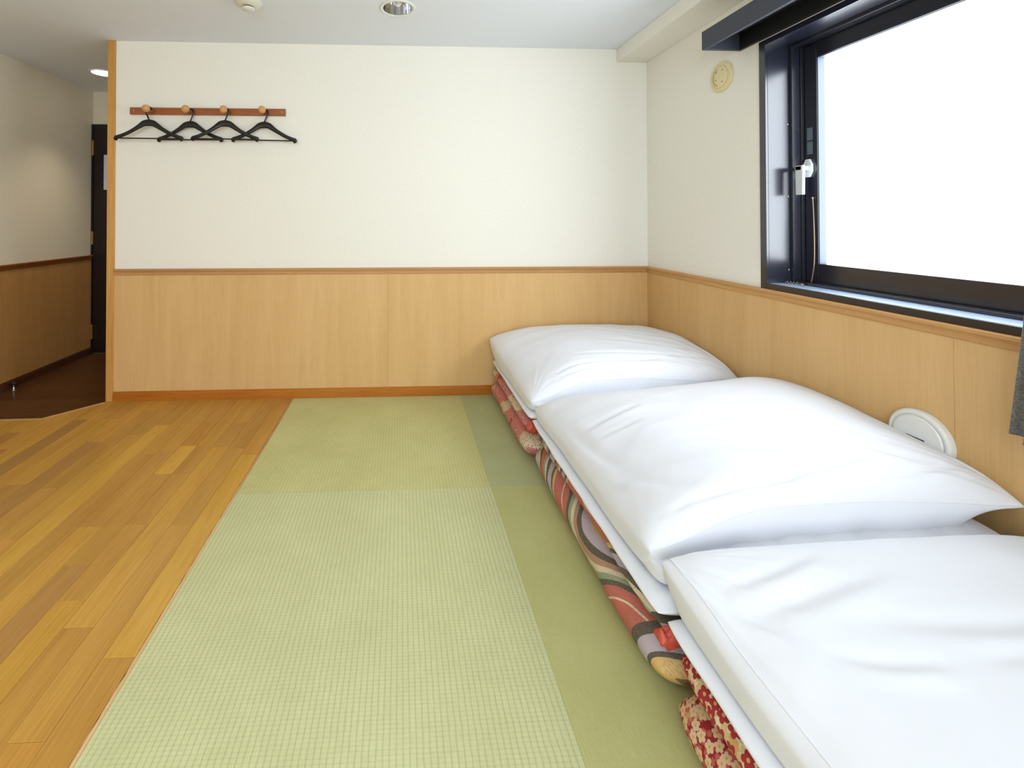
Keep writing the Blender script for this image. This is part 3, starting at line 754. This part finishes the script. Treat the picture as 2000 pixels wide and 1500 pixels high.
# --- duvets
def duvet(label, y0, y1, xl, rims, H, seed, creases, flap, side_seam=False, xlb=None, floor=.2495, bulge=(6, 6), lines=()):
    """rims: dict of edge height control (left, right, back, front) given as lists sampled evenly"""
    def samp(lst, t_):
        n = len(lst)-1; k = min(n-1, int(t_*n)); f = t_*n-k
        p0, p1, p2, p3 = lst[max(k-1, 0)], lst[k], lst[k+1], lst[min(k+2, n)]
        return .5*((2*p1)+(p2-p0)*f+(2*p0-5*p1+4*p2-p3)*f*f+(-p0+3*p1-3*p2+p3)*f**3)
    L, R_, B, Fr = rims['L'], rims['R'], rims['B'], rims['F']
    def rim(u, v):
        c = (1-v)*samp(B, u)+v*samp(Fr, u) + (1-u)*samp(L, v)+u*samp(R_, v)
        c -= (1-u)*(1-v)*B[0]+u*(1-v)*B[-1]+(1-u)*v*Fr[0]+u*v*Fr[-1]
        return c
    xb = xlb if xlb is not None else xl
    def xf(u, v):
        xe = xb+(xl-xb)*v + .010*math.sin(v*PI)*0 + .005*noise.noise((v*5, seed, 0))
        return xe + (-.014-xe)*u + .012*math.sin(v*PI)*(1-u)**4
    def yf(u, v):
        return y0+(y1-y0)*v + (.016*math.sin(u*PI)*(v**6))*1 + .006*noise.noise((u*3, v, seed))*v*(1-v)*4
    def disp(x, y, u, v):
        d = .010*noise.noise((x*2.3, y*2.3, seed)) + .0035*noise.noise((x*7, y*7, seed+3))
        for (cx, cy, a, rr, k) in creases:
            dx, dy = x-cx, y-cy; r = math.hypot(dx, dy)+1e-6; th = math.atan2(dy, dx)
            nz = noise.noise((th*k, r*1.5, seed+cx)); rid = 1-abs(nz)*2.2
            d += a*rid*math.exp(-r/rr)*smooth(0, .08, r)
        wx = x + .05*noise.noise((x*3, y*3, seed+20)); wy = y + .05*noise.noise((x*3, y*3, seed+30))
        d += .0065*(.35-abs(noise.noise((wx*3.2+wy*1.5, wy*7.5-wx*2.2, seed+12))))*smooth(-.15, .35, noise.noise((x*2.1, y*2.6, seed+15))+.15)
        for (ax, ay, bx, by, a, wd) in lines:
            ex, ey = bx-ax, by-ay; LL = ex*ex+ey*ey; q = ((x-ax)*ex+(y-ay)*ey)/LL
            if -.05 < q < 1.05:
                ds = ((x-ax)*ey-(y-ay)*ex)/math.sqrt(LL) + .012*math.sin(q*4+seed)
                e = max(0, 1-(2*q-1)**2)
                a *= 1.35; d += -a*e*math.exp(-(ds/wd)**2) + a*.7*e*math.exp(-((ds-1.8*wd)/(1.3*wd))**2)
        # puckers behind the front seam
        d += .0030*noise.noise((x*26, (y-y1)*3, seed+9))*math.exp(-abs(y-y1)/.07)
        return d
    D = ([], [], [])
    top, U, W = lobe(D, xf, yf, rim, lambda u, v: H, lambda u, v: (.25 - .235*smooth(.70, .98, u)*smooth(.72, .95, v))*(1+.55*noise.noise((u*11, v*3, seed+6))*smooth(.5, .9, v)), 150, 140, bulge[0], bulge[1], floor=floor, disp=disp, corner=.02, cm=12)
    if flap:
        xa, xb2, dy, zl, zr = flap
        def rim2(u, v): return (zl+(zr-zl)*u + .020*math.sin(u*PI*.9))*smooth(.0, .75, v)+ (floor+.03)*(1-smooth(0, .75, v))
        lobe(D, lambda u, v: xa+(xb2-xa)*u, lambda u, v: (y1+.35)+(y1-dy-(y1+.35))*v + .014*noise.noise((u*9, 0, seed))*v,
             rim2, lambda u, v: .012, lambda u, v: .2, 110, 40, 12, 5, floor=floor,
             disp=lambda x, y, u, v: .005*noise.noise((x*18, y*6, seed+5))+.005*noise.noise((x*34, y*9, seed)), corner=.03, cm=10)
    o = mesh_obj('folded_duvet', D[0], D[1], 'white_cotton', None, True)
    tag(o, label, 'duvet')
    # stitched seams: a thin cord just above the cloth
    def cord(idx, off):
        bm = bmesh.new(); pts = [Vector(D[0][i])+Vector(off) for i in idx]
        add_tube(bm, pts, .0016, 6, Vector((0, 0, 1))); c_ = bm_obj('seam', bm, 'white_cotton', o, True)
    nv = 140; nu = 150
    cord([top[i, nv-2] for i in range(3, nu-3)], (0, 0, .0006))
    if side_seam: cord([top[side_seam, j] for j in range(2, nv-4)], (0, 0, .0006))
    return o
duvet('puffy white folded duvet on the far stack against the back wall', -.045, -.862, -1.058,
      dict(L=[.375, .34, .315, .295, .288], R=[.385, .415, .425, .40, .365], B=[.375, .40, .40, .39, .385], F=[.288, .370, .386, .374, .365]),
      .085, 1.0, [(-.02, -.85, .012, .34, 5), (-1.04, -.85, .007, .12, 4)], (-1.035, -.10, .010, .278, .335), xlb=-1.098,
      lines=[(-.95, -.80, -.35, -.76, .008, .012), (-.80, -.70, -.10, -.74, .007, .014), (-.60, -.50, -.05, -.70, .005, .020), (-.55, -.30, -.06, -.55, .005, .022), (-.98, -.84, -.6, -.79, .006, .010)])
duvet('puffy white folded duvet on the middle stack, its corner pointing at the wood wall', -.882, -1.838, -1.046,
      dict(L=[.275, .28, .285, .288, .314], R=[.365, .425, .435, .42, .396], B=[.275, .295, .305, .33, .365], F=[.314, .395, .412, .408, .396]),
      .085, 2.0, [(-.01, -1.83, .008, .26, 5), (-1.05, -1.83, .005, .12, 4)], (-1.030, -.10, .020, .285, .325), xlb=-1.055,
      lines=[(-1.0, -1.795, -.55, -1.765, .006, .010), (-.92, -1.815, -.30, -1.80, .005, .008), (-.75, -1.60, -.35, -1.72, .004, .018), (-.98, -1.30, -.72, -1.22, .005, .014), (-.96, -1.38, -.78, -1.34, .004, .010), (-.70, -1.79, -.30, -1.70, .006, .014), (-.50, -1.80, -.08, -1.74, .006, .014),
             (-.40, -1.62, -.15, -1.76, .005, .020), (-1.02, -1.55, -.86, -1.75, .005, .018), (-1.03, -1.15, -.95, -1.60, .005, .020)])
duvet('largest white folded duvet on the nearest stack, cut by the photo edge', -1.868, -2.79, -1.046,
      dict(L=[.325, .30, .295, .30, .31], R=[.335, .36, .37, .37, .36], B=[.325, .335, .335, .335, .335], F=[.31, .36, .37, .37, .36]),
      .060, 3.0, [(-1.03, -1.89, .008, .20, 4)], None, side_seam=14, bulge=(5, 7),
      lines=[(-.99, -2.0, -.70, -1.95, .005, .014), (-.97, -2.06, -.62, -2.02, .005, .018), (-.80, -2.12, -.30, -2.16, .005, .022), (-.70, -2.21, -.20, -2.17, .006, .016),
             (-.90, -2.15, -.72, -2.22, .004, .012), (-1.0, -1.96, -.93, -2.12, .005, .014)])
